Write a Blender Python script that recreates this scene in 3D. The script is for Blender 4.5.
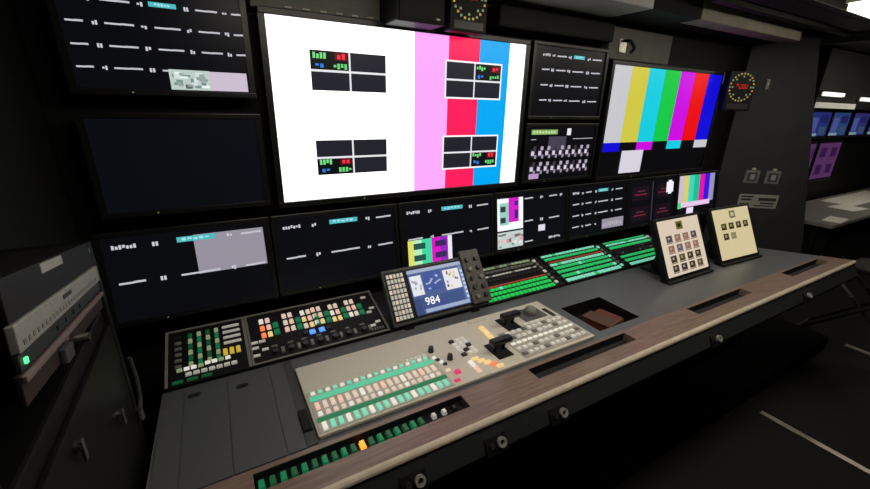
import bpy, bmesh, math, random
from mathutils import Matrix, Vector
for o in list(bpy.data.objects): bpy.data.objects.remove(o)
rnd = random.Random(7)
COL = bpy.context.scene.collection
SC = bpy.context.scene

# ---------------------------------------------------------------- camera, world, exposure, ceiling lamps
EYE = 1.62                      # eye height; every z below is written relative to the eye, Z() lifts it
def Z(z): return EYE + z
cam = bpy.data.cameras.new('camera'); cam.sensor_width = 36; cam.lens = 36*394.36/870; cam.clip_start = .02
co = bpy.data.objects.new('camera', cam); COL.objects.link(co); SC.camera = co
yaw, pit, rol = .51649786, -.33703957, .02232742
f = Vector((math.sin(yaw)*math.cos(pit), math.cos(yaw)*math.cos(pit), math.sin(pit)))
r0 = Vector((math.cos(yaw), -math.sin(yaw), 0)); u0 = r0.cross(f)
r_ = math.cos(rol)*r0+math.sin(rol)*u0; u_ = -math.sin(rol)*r0+math.cos(rol)*u0
co.matrix_world = Matrix(((r_.x, u_.x, -f.x, 0), (r_.y, u_.y, -f.y, 0), (r_.z, u_.z, -f.z, EYE), (0, 0, 0, 1)))
W = bpy.data.worlds.new('world'); SC.world = W; W.use_nodes = True
W.node_tree.nodes['Background'].inputs[0].default_value = (.6, .65, .7, 1)
W.node_tree.nodes['Background'].inputs[1].default_value = .01
SC.view_settings.view_transform = 'Standard'; SC.view_settings.look = 'None'
SC.view_settings.gamma = 1; SC.view_settings.exposure = 0; SC.view_settings.use_curve_mapping = False
LAMPS = [(.6, .58, 8.5), (1.9, .60, 10.0), (3.18, .745, 6.0), (5.7, .55, 10.0)]      # x, y, brightness of ceiling light panels; last added, unseen, lighting the far desk

# ---------------------------------------------------------------- materials
def lin(c):
    return tuple(((v/255)/12.92 if v <= 10 else (((v/255)+.055)/1.055)**2.4) for v in c)
MATS = {}
def M(name, col, rough=.5, metal=0, emit=None, es=1.0, noise=.12, scale=60, bump=0, spec=.5):
    if name in MATS: return MATS[name]
    m = bpy.data.materials.new(name); m.use_nodes = True; MATS[name] = m
    nt = m.node_tree; b = nt.nodes['Principled BSDF']; L = nt.links
    c = lin(col)
    b.inputs['Roughness'].default_value = rough; b.inputs['Metallic'].default_value = metal
    b.inputs['Specular IOR Level'].default_value = spec
    b.inputs['Base Color'].default_value = (*c, 1)
    if noise or bump:
        tc = nt.nodes.new('ShaderNodeTexCoord'); n = nt.nodes.new('ShaderNodeTexNoise')
        n.inputs['Scale'].default_value = scale; n.inputs['Detail'].default_value = 4
        L.new(tc.outputs['Object'], n.inputs['Vector'])
        rp = nt.nodes.new('ShaderNodeValToRGB')
        rp.color_ramp.elements[0].position = .3; rp.color_ramp.elements[1].position = .7
        rp.color_ramp.elements[0].color = (*[v*(1-noise) for v in c], 1)
        rp.color_ramp.elements[1].color = (*[min(1, v*(1+noise)) for v in c], 1)
        L.new(n.outputs['Fac'], rp.inputs[0]); L.new(rp.outputs[0], b.inputs['Base Color'])
        if bump:
            bp = nt.nodes.new('ShaderNodeBump'); bp.inputs['Strength'].default_value = bump
            bp.inputs['Distance'].default_value = .002
            L.new(n.outputs['Fac'], bp.inputs['Height']); L.new(bp.outputs[0], b.inputs['Normal'])
    if emit:
        b.inputs['Emission Color'].default_value = (*lin(emit), 1); b.inputs['Emission Strength'].default_value = es
    return m
def wood(name, c0, c1, rough=.45):
    m = bpy.data.materials.new(name); m.use_nodes = True
    nt = m.node_tree; b = nt.nodes['Principled BSDF']; L = nt.links
    tc = nt.nodes.new('ShaderNodeTexCoord'); mp = nt.nodes.new('ShaderNodeMapping'); n = nt.nodes.new('ShaderNodeTexNoise')
    mp.inputs['Scale'].default_value = (3, 40, 40); n.inputs['Scale'].default_value = 3; n.inputs['Detail'].default_value = 6
    rp = nt.nodes.new('ShaderNodeValToRGB'); rp.color_ramp.elements[0].color = (*lin(c0), 1); rp.color_ramp.elements[1].color = (*lin(c1), 1)
    rp.color_ramp.elements[0].position = .35; rp.color_ramp.elements[1].position = .65
    L.new(tc.outputs['Object'], mp.inputs[0]); L.new(mp.outputs[0], n.inputs[0]); L.new(n.outputs[0], rp.inputs[0]); L.new(rp.outputs[0], b.inputs['Base Color'])
    b.inputs['Roughness'].default_value = rough
    return m
def picture_material():
    m = bpy.data.materials.new('screen_picture'); m.use_nodes = True
    nt = m.node_tree; b = nt.nodes['Principled BSDF']
    b.inputs['Base Color'].default_value = (.004, .004, .005, 1); b.inputs['Roughness'].default_value = .3
    b.inputs['Specular IOR Level'].default_value = .2
    a = nt.nodes.new('ShaderNodeAttribute'); a.attribute_name = 'Col'
    nt.links.new(a.outputs['Color'], b.inputs['Emission Color']); b.inputs['Emission Strength'].default_value = 1
    return m
PIC = picture_material()
BLACK = M('black_plastic', (15, 15, 16), .5, scale=200, spec=.25)
BEZEL = M('bezel_plastic', (20, 20, 20), .35, scale=200)
DARK = M('dark_paint', (15, 15, 16), .6, scale=30, spec=.25)
PANELGREY = M('bulkhead_paint', (55, 56, 59), .6, scale=8, noise=.08, spec=.3)
DESK = M('desk_laminate', (90, 92, 95), .36, scale=90, noise=.08, bump=.1)
PLATE = M('cover_plate_paint', (76, 78, 80), .5, scale=120, noise=.06)
BROWN = wood('brown_laminate', (112, 92, 82), (134, 113, 101), .3)
NOSE = M('edge_trim', (200, 186, 170), .3, scale=40)
FASCIA = M('fascia_paint', (42, 44, 45), .5, scale=40)
STEEL = M('brushed_steel', (170, 170, 165), .3, 1, scale=100)
CHROME = M('chrome', (225, 225, 222), .35, .7, noise=0)
VOID = M('slot_black', (9, 9, 10), .7, noise=0)
SWITCH = M('switcher_grey', (204, 198, 184), .5, scale=150, noise=.05)
FLOOR = M('rubber_floor', (14, 14, 14), .75, spec=.2, scale=25, noise=.2, bump=.2)
CARPET = M('plinth_carpet', (10, 10, 10), .9, spec=.1, scale=120, noise=.2)
CEIL = M('ceiling_dark', (32, 32, 32), .7, scale=12)
CEILP = M('ceiling_panel', (205, 198, 198), .55, scale=10, noise=.05)
BEAM = M('beam_paint', (18, 18, 18), .6, scale=20, spec=.25)
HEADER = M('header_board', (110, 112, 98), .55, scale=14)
PALE = M('pale_wood', (168, 160, 145), .5, scale=14)
RUBBER = M('black_rubber', (13, 13, 13), .6, scale=150, spec=.3)
CREAM = M('cream_label', (200, 196, 180), .5)
INK = M('dark_ink', (40, 40, 42), .6, noise=0)
def glow(name, c, es, base=None):
    return M(name, base or tuple(int(v*.7) for v in c), .4, emit=c, es=es, noise=0)
K = dict(
    white=glow('key_white', (240, 235, 225), .7), cream=glow('key_cream', (240, 218, 200), .6), teal=glow('key_teal', (135, 235, 200), .6),
    green=glow('key_green', (40, 190, 105), .7), bright=glow('key_bright_green', (35, 205, 90), .65), deep=glow('key_deep_green', (10, 120, 75), .6), orange=glow('key_orange', (255, 130, 80), .9),
    blue=glow('key_blue', (90, 150, 255), 1.1), yellow=glow('key_yellow', (225, 195, 60), .55), gold=glow('key_gold', (250, 215, 150), .7),
    pink=glow('key_pink', (225, 60, 110), .7), peach=glow('key_peach', (250, 205, 185), .65), dark=M('key_dark', (38, 38, 40), .4, noise=0), grey=M('key_grey', (120, 118, 112), .45, noise=0),
    pale=glow('key_pale', (215, 212, 205), .22, (215, 212, 205)), lime=glow('key_lime', (165, 190, 140), .4), amber=glow('lamp_amber', (255, 150, 50), 1.6), dim=glow('key_dim_green', (25, 105, 60), .35),
    red=glow('display_red', (205, 70, 45), .35))

# ---------------------------------------------------------------- geometry helpers
def box(bm, x0, x1, y0, y1, z0, z1, bev=0, seg=2):
    c = [bm.verts.new(p) for p in ((x0, y0, z0), (x1, y0, z0), (x1, y1, z0), (x0, y1, z0), (x0, y0, z1), (x1, y0, z1), (x1, y1, z1), (x0, y1, z1))]
    fs = [bm.faces.new([c[i] for i in q]) for q in ((3, 2, 1, 0), (4, 5, 6, 7), (0, 1, 5, 4), (1, 2, 6, 5), (2, 3, 7, 6), (3, 0, 4, 7))]
    if bev:
        es = list({e for q in fs for e in q.edges})
        bmesh.ops.bevel(bm, geom=es, offset=bev, segments=seg, affect='EDGES', profile=.6)
def prism(bm, pts, z0, z1):
    b = [bm.verts.new((x, y, z0)) for x, y in pts]; t = [bm.verts.new((x, y, z1)) for x, y in pts]; n = len(pts)
    bm.faces.new(t); bm.faces.new(b[::-1])
    for i in range(n): bm.faces.new((b[i], b[(i+1) % n], t[(i+1) % n], t[i]))
def sweep_x(bm, prof, x0, x1):          # (y, z) profile swept along x
    a = [bm.verts.new((x0, y, z)) for y, z in prof]; b = [bm.verts.new((x1, y, z)) for y, z in prof]; n = len(prof)
    bm.faces.new(a); bm.faces.new(b[::-1])
    for i in range(n): bm.faces.new((a[i], b[i], b[(i+1) % n], a[(i+1) % n]))
def cyl(bm, p, q, r, seg=16, r2=None):
    p = Vector(p); q = Vector(q); d = q-p
    m = Matrix.Translation((p+q)/2) @ d.to_track_quat('Z', 'Y').to_matrix().to_4x4()
    bmesh.ops.create_cone(bm, cap_ends=True, segments=seg, radius1=r, radius2=r if r2 is None else r2, depth=d.length, matrix=m)
def ring(bm, c, axis, ro, ri, h, seg=20):
    m = Matrix.Translation(c) @ Vector(axis).to_track_quat('Z', 'Y').to_matrix().to_4x4()
    L = []
    for r, z in ((ro, 0), (ro, h), (ri, h), (ri, 0)):
        L.append([bm.verts.new(m @ Vector((r*math.cos(2*math.pi*i/seg), r*math.sin(2*math.pi*i/seg), z))) for i in range(seg)])
    for k in range(4):
        A, B = L[k], L[(k+1) % 4]
        for i in range(seg): bm.faces.new((A[i], A[(i+1) % seg], B[(i+1) % seg], B[i]))
def frame(bm, w, h, b, y0, y1, bev=.003, base=0):   # rectangular frame in xz, opening w x h, border b
    box(bm, -w/2-b, w/2+b, y0, y1, base-b, base, bev); box(bm, -w/2-b, w/2+b, y0, y1, base+h, base+h+b, bev)
    box(bm, -w/2-b, -w/2, y0, y1, base, base+h); box(bm, w/2, w/2+b, y0, y1, base, base+h)
def mesh_from(bm, name, mat):
    bmesh.ops.recalc_face_normals(bm, faces=bm.faces[:])
    me = bpy.data.meshes.new(name); bm.to_mesh(me); bm.free()
    if mat: me.materials.append(mat)
    return me
def obj(name, bm, mat=None, parent=None, loc=None, rot=None, label=None, kind=None, smooth=False):
    me = bm if isinstance(bm, bpy.types.Mesh) else mesh_from(bm, name, mat)
    if smooth:
        for p in me.polygons: p.use_smooth = True
    o = bpy.data.objects.new(name, me); COL.objects.link(o)
    if parent: o.parent = parent
    if loc is not None: o.location = loc
    if rot is not None: o.rotation_euler = rot
    if label: o['label'] = label
    if kind: o['kind'] = kind
    return o
def thing(name, label, cat, loc, rot=(0, 0, 0), group=None):
    o = bpy.data.objects.new(name, None); COL.objects.link(o); o.empty_display_size = .05
    o.location = loc; o.rotation_euler = rot; o['label'] = label; o['category'] = cat
    if group: o['group'] = group
    return o
def B(*boxes, bev=0):
    bm = bmesh.new()
    for b in boxes: box(bm, *b, bev=bev)
    return bm
def struct(name, bm, mat, parent=None):
    return obj(name, bm, mat, parent, kind='structure' if not parent else None)
def picture(parent, rects, w, h, y=-.001, base=0, name='picture', step=.00025):
    step = min(step, .004/(len(rects)+1))
    # flat picture a screen shows: rectangles (u0, v0, u1, v1, colour, gain), later ones lie on top
    vs, fs, cs = [], [], []
    for i, (a, b, c, d, col, g) in enumerate(rects):
        yy = y-step*i
        n = len(vs)
        for (p, q) in ((a, b), (c, b), (c, d), (a, d)): vs.append(((p-.5)*w, yy, base+q*h))
        fs.append((n, n+1, n+2, n+3)); cs.append([v*g for v in lin(col)])
    me = bpy.data.meshes.new(name); me.from_pydata(vs, [], fs)
    at = me.color_attributes.new('Col', 'FLOAT_COLOR', 'POINT')
    for k, c in enumerate(cs):
        for j in range(4): at.data[k*4+j].color = (*c, 1)
    me.materials.append(PIC)
    return obj(name, me, parent=parent)
def text_mesh(s, size):
    cu = bpy.data.curves.new('text', 'FONT'); cu.body = s; cu.size = size; cu.extrude = .0003; cu.align_x = 'CENTER'; cu.align_y = 'CENTER'
    o = bpy.data.objects.new('text', cu); COL.objects.link(o)
    me = bpy.data.meshes.new_from_object(o.evaluated_get(bpy.context.evaluated_depsgraph_get()))
    bpy.data.objects.remove(o); me.materials.clear()
    return me
KM = {}
def key(parent, x, y, w, d, h, kind, z=0, name='key'):
    k = (round(w, 4), round(d, 4), round(h, 4), kind)
    if k not in KM:
        bm = bmesh.new(); t = min(w, d)*.12
        b = [bm.verts.new(p) for p in ((-w/2, -d/2, 0), (w/2, -d/2, 0), (w/2, d/2, 0), (-w/2, d/2, 0))]
        u = [bm.verts.new(p) for p in ((-w/2+t, -d/2+t, h), (w/2-t, -d/2+t, h), (w/2-t, d/2-t, h), (-w/2+t, d/2-t, h))]
        bm.faces.new(u); bm.faces.new(b[::-1])
        for i in range(4): bm.faces.new((b[i], b[(i+1) % 4], u[(i+1) % 4], u[i]))
        KM[k] = mesh_from(bm, name, K[kind])
    return obj(name, KM[k], parent=parent, loc=(x, y, z))

# ---------------------------------------------------------------- setting
struct('floor', B((-1.2, 7.8, -1.5, 1.75, Z(-1.67), Z(-1.62))), FLOOR)
struct('wall_back', B((-.5, 7.8, 1.69, 1.75, Z(-1.62), Z(.56))), DARK)
struct('wall_left', B((-.52, -.42, 1.13, 1.69, Z(-1.62), Z(.56)), (-1.2, -.52, 1.13, 1.2, Z(-1.62), Z(.56))), M('left_wall_paint', (16, 17, 16), .7, spec=.2, scale=15))
struct('wall_rear', B((-1.2, 7.8, -1.5, -1.44, Z(-1.62), Z(.56))), DARK)
struct('wall_west', B((-1.26, -1.2, -1.5, 1.2, Z(-1.62), Z(.56))), DARK)
struct('wall_east', B((7.8, 7.86, -1.5, 1.75, Z(-1.62), Z(.56))), DARK)
ce = struct('ceiling', B((-1.2, 7.8, -1.5, 1.75, Z(.56), Z(.62))), CEIL)
for (x0, x1, y0, y1, m) in ((2.3, 3.9, 1.06, 1.2, BEAM), (3.95, 5.6, 1.02, 1.5, BEAM), (5.7, 7.5, .9, 1.5, BEAM)):
    obj('ceiling_panel', B((x0, x1, y0, y1, Z(.52), Z(.56)), bev=.004), m, ce)
for (x0, x1, y0, y1, m) in ((-.4, .5, 1.36, 1.685, CEILP), (.51, 1.18, 1.36, 1.685, CEILP), (1.19, 1.93, 1.36, 1.685, CEILP), (1.94, 2.33, 1.36, 1.685, BEAM), (2.34, 3.5, 1.36, 1.475, PALE), (2.34, 3.5, 1.485, 1.685, BEAM)):
    obj('soffit_panel', B((x0, x1, y0, y1, Z(.456), Z(.56)), bev=.003), m, ce)
for (x0, x1, y0, y1, z) in ((-1.1, 7.7, 1.0, 1.04, .51), (2.2, 7.7, 1.22, 1.26, .5), (3.9, 3.96, -.6, 1.6, .47), (-1.1, 7.7, .3, .36, .5)):
    obj('beam', B((x0, x1, y0, y1, Z(z), Z(.56)), bev=.004), BEAM, ce)
struct('trim_1', B((1.2, 1.96, 1.58, 1.69, Z(.34), Z(.43)), bev=.01), DARK)
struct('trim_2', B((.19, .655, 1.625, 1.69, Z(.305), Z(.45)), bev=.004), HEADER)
struct('trim_3', B((1.99, 2.55, 1.63, 1.69, Z(.27), Z(.43)), bev=.004), M('wall_band_lit_grey', (104, 104, 96), .6, scale=14))  # mid-grey wall, made paler only over the stretch where light falls
for k in range(6):
    x = .3+.06*k
    tb = obj('trim_%d' % (k+4), B((x, x+.025, 1.618, 1.627, Z(.311), Z(.317)), bev=.001), CREAM); tb['kind'] = 'structure'
# slanted bulkhead at the right end of the wall, its free edge leaning
bk = bmesh.new()
def pan(t, z, o=0): return (3.62+.8*t+.6*o, 1.6-.6*t+.8*o, Z(z))
pp = [(-.09, -1.62), (.80, -1.62), (.666, -.956), (.405, .205), (.33, .56), (-.09, .56)]
fa = [bk.verts.new(pan(t, z)) for t, z in pp]; ba = [bk.verts.new(pan(t, z, .07)) for t, z in pp]
bk.faces.new(fa); bk.faces.new(ba[::-1])
for i in range(6): bk.faces.new((fa[i], fa[(i+1) % 6], ba[(i+1) % 6], ba[i]))
struct('wall_right', bk, PANELGREY)
struct('trim_10', B((1.2, 3.7, .745, 1.6, Z(-1.62), Z(-1.5)), bev=.01), CARPET)       # low carpeted plinth under the console
st = M('aluminium_strip', (150, 142, 130), .35, .6, scale=6, noise=.6)
struct('trim_11', B((2.53, 2.565, -.9, .66, Z(-1.62), Z(-1.612)), bev=.002), st)
struct('trim_12', B((3.92, 3.96, -.9, .70, Z(-1.62), Z(-1.612)), bev=.002), st)

for i, (x, y, e) in enumerate(LAMPS):
    t = thing('ceiling_light', ['white ceiling light panel above the left end of the console', 'white ceiling light panel above the middle of the console',
                                'white ceiling light panel at the top right corner of the photo', 'added white light panel, out of view, brightening the far desk in the next bay'][i], 'ceiling light', (x, y, Z(.49)), group='ceiling light panels over the aisle')
    obj('diffuser', B((-.5, .5, -.15, .15, -.03, .03)), glow('lamp_diffuser_%d' % i, (255, 246, 226), e, (220, 220, 215)), t)
    bm = bmesh.new()
    for b in ((-.51, .51, -.16, -.15), (-.51, .51, .15, .16), (-.51, -.5, -.15, .15), (.5, .51, -.15, .15)): box(bm, *b, 0, .07)
    obj('frame', bm, PALE, t)

# ---------------------------------------------------------------- control desk (one thing)
DZ = Z(-.85)
desk = thing('control_desk', 'long dark grey control desk with a brown front edge below the monitors', 'desk', (1.5, 1.0, Z(-1.5)))
def dk(name, bm, mat, **k):
    o = obj(name, bm, mat, **k); o.parent = desk; o.matrix_parent_inverse = Matrix.Translation((-1.5, -1.0, -Z(-1.5))); return o
bm = bmesh.new()
T = .03
for pl in ([(.14, .845), (.14, 1.262), (-.232, 1.262), (-.242, .845)], [(.14, .845), (1.285, .845), (1.285, 1.262), (.14, 1.262)], [(1.285, .845), (1.54, .845), (1.54, .885), (1.285, .885)],
           [(1.285, 1.10), (1.54, 1.10), (1.54, 1.262), (1.285, 1.262)], [(1.54, .845), (3.31, .845), (3.08, 1.17), (3.02, 1.262), (1.54, 1.262)]):
    prism(bm, pl, DZ-T, DZ)
dk('worktop', bm, DESK)
slots = [(-.02, .575), (.85, 1.36), (1.80, 2.275), (2.725, 3.215)]
bm = bmesh.new(); xs = -.242
prism(bm, [(-.242, .715), (3.396, .715), (3.356, .775), (-.242, .775)], DZ-T, DZ+.002)
prism(bm, [(-.242, .83), (3.32, .83), (3.31, .845), (-.242, .845)], DZ-T, DZ+.002)
for a, b in slots+[(3.4, 3.4)]:
    if b > 3.3: prism(bm, [(xs, .775), (3.356, .775), (3.32, .83), (xs, .83)], DZ-T, DZ+.002)
    else: prism(bm, [(xs, .775), (a, .775), (a, .83), (xs, .83)], DZ-T, DZ+.002)
    xs = b
dk('front_pad', bm, BROWN)
for a, b in slots: dk('slot_liner', B((a-.004, b+.004, .771, .834, DZ-.05, DZ-.031), (a-.004, b+.004, .768, .7752, DZ-.04, DZ-.0), (a-.004, b+.004, .8298, .837, DZ-.04, DZ)), VOID)
bm = bmesh.new(); sweep_x(bm, [(.7152, DZ+.002), (.707, DZ+.0005), (.701, DZ-.004), (.699, DZ-.011), (.701, DZ-.018), (.7152, DZ-.018)], -.242, 3.403); dk('nosing', bm, NOSE)
bm = bmesh.new(); sweep_x(bm, [(.715, DZ-.018), (.702, DZ-.0185), (.672, DZ-.085), (.675, DZ-.1), (.715, DZ-.1)], -.242, 3.40); dk('fascia', bm, FASCIA)
dk('recess_tray', B((1.285, 1.54, .885, 1.10, DZ-.075, DZ-.07), (1.28, 1.2852, .88, 1.105, DZ-.07, DZ-.001), (1.5398, 1.545, .88, 1.105, DZ-.07, DZ-.001), (1.28, 1.545, .88, .8852, DZ-.07, DZ-.001), (1.28, 1.545, 1.0998, 1.105, DZ-.07, DZ-.001)), RUBBER)
bm = bmesh.new(); sweep_x(bm, [(1.262, DZ-.03), (1.262, DZ-.004), (1.5, DZ+.066), (1.5, DZ-.03)], -.23, 2.5); dk('rear_riser', bm, M('riser_black', (20, 20, 21), .5, spec=.3))
dk('rear_shelf', B((2.5, 3.0, 1.262, 1.5, DZ-.03, DZ-.005)), BLACK)
for x0, x1 in ((-.232, -.178), (-.174, -.062), (-.058, .062), (.066, .112)):
    bm = bmesh.new(); prism(bm, [(x0, .848), (x1, .848), (x1+.004, 1.255), (x0+.004, 1.255)], DZ, DZ+.004); dk('cover_plate', bm, PLATE)
for x, y in ((-.153, 1.206), (-.022, 1.185)):
    bm = bmesh.new(); cyl(bm, (x, y, DZ+.0042), (x, y, DZ+.0052), .011); cyl(bm, (x+.014, y, DZ+.0042), (x+.014, y, DZ+.0052), .011); dk('finger_hole', bm, VOID)
dk('latch_block', B((.1145, .139, .9, .985, DZ+.004, DZ+.012), bev=.002), RUBBER)
for x0, x1 in ((-.2, .5), (1.6, 2.1), (2.5, 3.0)): dk('pedestal', B((x0, x1, 1.0, 1.55, Z(-1.5) if x0 > 1 else Z(-1.62), DZ-.03), bev=.005), BLACK)
dk('modesty_panel', B((-.2, 3.0, 1.2, 1.22, Z(-1.46), DZ-.03)), BLACK)
# headset sockets set in the fascia
for x in (.345, .61, .858, 1.783, 2.682):
    t = thing('headset_socket', {.345: 'chrome headset socket under the desk edge below the lit button strip', .61: 'chrome headset socket under the desk edge beside the right end of the button strip',
              .858: 'chrome headset socket under the desk edge below the left end of the first empty slot', 1.783: 'chrome headset socket under the desk edge below the left end of the second empty slot',
              2.682: 'chrome headset socket under the desk edge near its far right end'}[x], 'socket', (x, .6765, DZ-.072), (math.radians(-31), 0, 0), 'headset sockets in the desk front')
    obj('plate', B((-.045, .03, -.006, .004, -.022, .03), bev=.002), RUBBER, t)
    bm = bmesh.new(); ring(bm, (.008, -.006, .006), (0, -1, 0), .015, .008, .009); obj('collar', bm, CHROME, t)
    bm = bmesh.new(); cyl(bm, (.008, -.004, .006), (.008, -.009, .006), .006, 12); obj('plug_hole', bm, VOID, t)
    bm = bmesh.new(); cyl(bm, (-.025, -.005, .006), (-.025, -.012, .006), .009, 12); obj('knob', bm, K['dark'], t)

# ---------------------------------------------------------------- monitors
def monitor(name, label, cat, x, z, w, h, rects, y=1.6, tilt=0, bez=.018, depth=.055, group=None, base=(8, 9, 14), lamp=True):
    # x: centre of the screen, z: bottom of the screen; root at the middle of the screen's bottom edge
    t = thing(name, label, cat, (x, y, Z(z)), (math.radians(-tilt), 0, 0), group)
    bm = bmesh.new(); frame(bm, w, h, bez, -.008, .014, .003); obj('bezel', bm, BEZEL, t)
    bm = bmesh.new(); box(bm, -w/2-bez*.8, w/2+bez*.8, .014, depth-.014, -bez*.8, h+bez*.8, .004); obj('housing', bm, BLACK, t)
    bm = bmesh.new(); box(bm, -.09, .09, depth-.014, .089 if tilt == 0 else depth+.03, h*.3, h*.7, .003); obj('wall_bracket', bm, STEEL, t)
    obj('screen', B((-w/2, w/2, 0, .014, 0, h)), M('screen_glass', (8, 8, 10), .22, noise=0, spec=.3), t)
    picture(t, [(0, 0, 1, 1, base, 1)]+rects, w, h)
    if lamp:
        bm = bmesh.new()
        for k in range(5): box(bm, w*.12+k*.018, w*.12+k*.018+.009, -.0095, -.008, -bez*.62, -bez*.38)
        obj('button_row', bm, K['dark'], t)
        bm = bmesh.new(); box(bm, -w*.22, -w*.22+.004, -.0095, -.008, -bez*.6, -bez*.4); obj('power_light', bm, K['lime'], t)
    return t
WH, CY, GR = (225, 225, 235), (90, 205, 215), (150, 145, 158)
def glyphs(a, b, c, d, n, col=WH, g=1.0, r=None):
    r = r or rnd; out = []; s = (c-a)/n
    for i in range(n):
        lo = r.choice((0, 0, .3)); hi = r.choice((1, 1, .75))
        out.append((a+s*i, b+(d-b)*lo, a+s*(i+.72), b+(d-b)*hi, col, g))
    return out
def label_row(v, segs, th=.045):
    # a line of captions under the pictures of a multiviewer: bars, number pairs, cyan bars
    out = []
    for kind, a, b in segs:
        if kind == 'bar': out += [(a, v+th*.15, a+(b-a)*.55, v+th*.6, WH, .75), (a+(b-a)*.55, v+th*.2, b, v+th*.7, WH, .7)]
        elif kind == 'txt': out += glyphs(a, v, b, v+th*.95, max(3, int((b-a)/.02)), WH, .8)
        elif kind == 'cy': out.append((a, v, b, v+th*1.25, CY, .8)); out += glyphs(a+.03, v+th*.3, b-.03, v+th, 5, (170, 235, 240), .9)
        elif kind == 'num': out += glyphs(a+(b-a)*.1, v-.008, b-(b-a)*.1, v+th*.85, 2, WH, .8)
    return out
def tally(u, v, s=.07):
    return [(u, v, u+s, v+s*.16, (40, 40, 48), 1)]
# lower row: seven, tops leaning back
def two_rows(top=.86, low=.44):
    return label_row(top, [('txt', .05, .19), ('num', .27, .32), ('cy', .42, .66), ('num', .73, .78), ('bar', .83, .97)], .05) + label_row(low, [('bar', .05, .20), ('num', .28, .33), ('bar', .41, .66), ('num', .73, .77), ('bar', .83, .97)], .05)
def bars_pic(a, b, c, d):
    ws = c-a; hs = d-b
    r = [(a, b, c, d, (235, 235, 240), 1)]
    for u0, u1, col in ((0, .12, (225, 225, 100)), (.12, .3, (190, 240, 190)), (.3, .52, (60, 220, 160)), (.52, .72, (225, 20, 200)), (.72, .9, (150, 40, 190))): r.append((a+ws*u0, b, a+ws*u1, d, col, 1))
    for u0, v0 in ((.12, .62), (.12, .15), (.6, .62), (.6, .15)): r.append((a+ws*u0, b+hs*v0, a+ws*(u0+.26), b+hs*(v0+.24), (60, 40, 95) if u0 > .5 else (40, 85, 80), 1))
    return r
LOW = []
g1 = [(.52, .44, .985, .93, GR, 1)] + two_rows()
LOW.append(('black monitor with a large grey picture block, leftmost of the lower row', g1))
LOW.append(('black multiviewer monitor with only caption lines, second from left in the lower row', two_rows()))
LOW.append(('black monitor with small colour bars at its lower left, behind the touch screen', two_rows()+bars_pic(.04, .03, .52, .44)))
m4 = [(0, .36, .36, .94, (240, 245, 245), 1.1)]
m4 += [(.16, .5, .3, .94, (215, 30, 200), 1), (.05, .70, .13, .80, (60, 90, 70), 1), (.05, .5, .13, .60, (60, 90, 70), 1), (.04, .46, .16, .86, (170, 230, 215), .8), (.05, .70, .12, .80, (50, 60, 60), 1), (.05, .5, .12, .60, (50, 60, 60), 1), (.24, .8, .29, .88, (60, 40, 140), 1), (.24, .56, .29, .72, (60, 40, 140), 1)]
m4 += [(0, .03, .36, .33, (205, 220, 215), .9)] + [(.02+.33*rnd.random(), .05+.22*rnd.random(), 0, 0, 0, 0) for _ in range(0)]
for _ in range(22):
    a, b = .01+.3*rnd.random(), .05+.22*rnd.random(); m4.append((a, b, a+.03+.05*rnd.random(), b+.03+.04*rnd.random(), rnd.choice(((235, 150, 165), (245, 245, 245), (130, 160, 150), (225, 205, 205), (110, 120, 120))), .9))
m4 += label_row(.88, [('bar', .38, .5), ('num', .6, .66), ('bar', .74, .86), ('num', .9, .95)], .05) + label_row(.46, [('bar', .38, .5), ('num', .6, .66), ('bar', .74, .9)], .05) + [(.58, .25, .68, .37, (225, 220, 235), 1)] + label_row(.07, [('bar', .38, .5), ('txt', .74, .92)], .05)
LOW.append(('black monitor with a white and pink picture on its left, below the large screens', m4))
m5 = []
for k, v in enumerate((.86, .64, .41, .18)):
    s = [('txt' if k == 0 else 'bar', .04, .15), ('num', .19, .23), ('bar', .26, .36), ('num', .42, .46), ('cy' if k == 0 else 'bar', .48, .66), ('num', .72, .76), ('bar', .8, .93)]
    m5 += label_row(v, s if k < 3 else s[:4], .05)
m5 += [(.56, .06, .97, .27, (150, 145, 160), 1)]+glyphs(.58, .1, .95, .2, 9, (185, 180, 190), .9)
LOW.append(('black caption monitor with a small grey block at its lower right', m5))
m6 = []
for u in (.06, .56):
    for v in (.08, .55): m6 += [(u, v, u+.36, v+.33, (26, 14, 22), 1), (u+.05, v+.12, u+.31, v+.15, (120, 40, 60), .8), (u+.1, v+.2, u+.26, v+.22, (120, 60, 80), .8)]
m6 += [(.47, .05, .49, .95, (60, 60, 66), 1), (.79, .66, .95, .90, (235, 232, 240), 1.1), (.83, .62, .91, .94, (235, 232, 240), 1.1)]
LOW.append(('black monitor with a round white spot and dark red pictures, behind the left tablet', m6))
BARS = [(200, 200, 205), (210, 200, 70), (20, 205, 225), (20, 200, 70), (205, 10, 225), (235, 10, 15), (15, 10, 215)]
m7 = [(i/7*.94, .3, (i+1)/7*.94, 1, c, 1.0) for i, c in enumerate([(205, 190, 205), (215, 205, 120), (60, 215, 190), (30, 190, 140), (230, 20, 170), (60, 20, 220), (150, 145, 190)])]
m7 += [(.0, .2, .1, .34, (60, 220, 140), 1), (.1, .22, .85, .34, (235, 200, 235), 1), (.25, 0, .42, .2, (235, 225, 250), 1)]
LOW.append(('black monitor showing colour bars, rightmost of the lower row', m7))
for i, (lab, rc) in enumerate(LOW):
    monitor('preview_monitor', lab, 'monitor', -.105+.54*i, -.725, .5, .295, rc, 1.556, 8, .017, group='monitors in the lower row')
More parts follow.
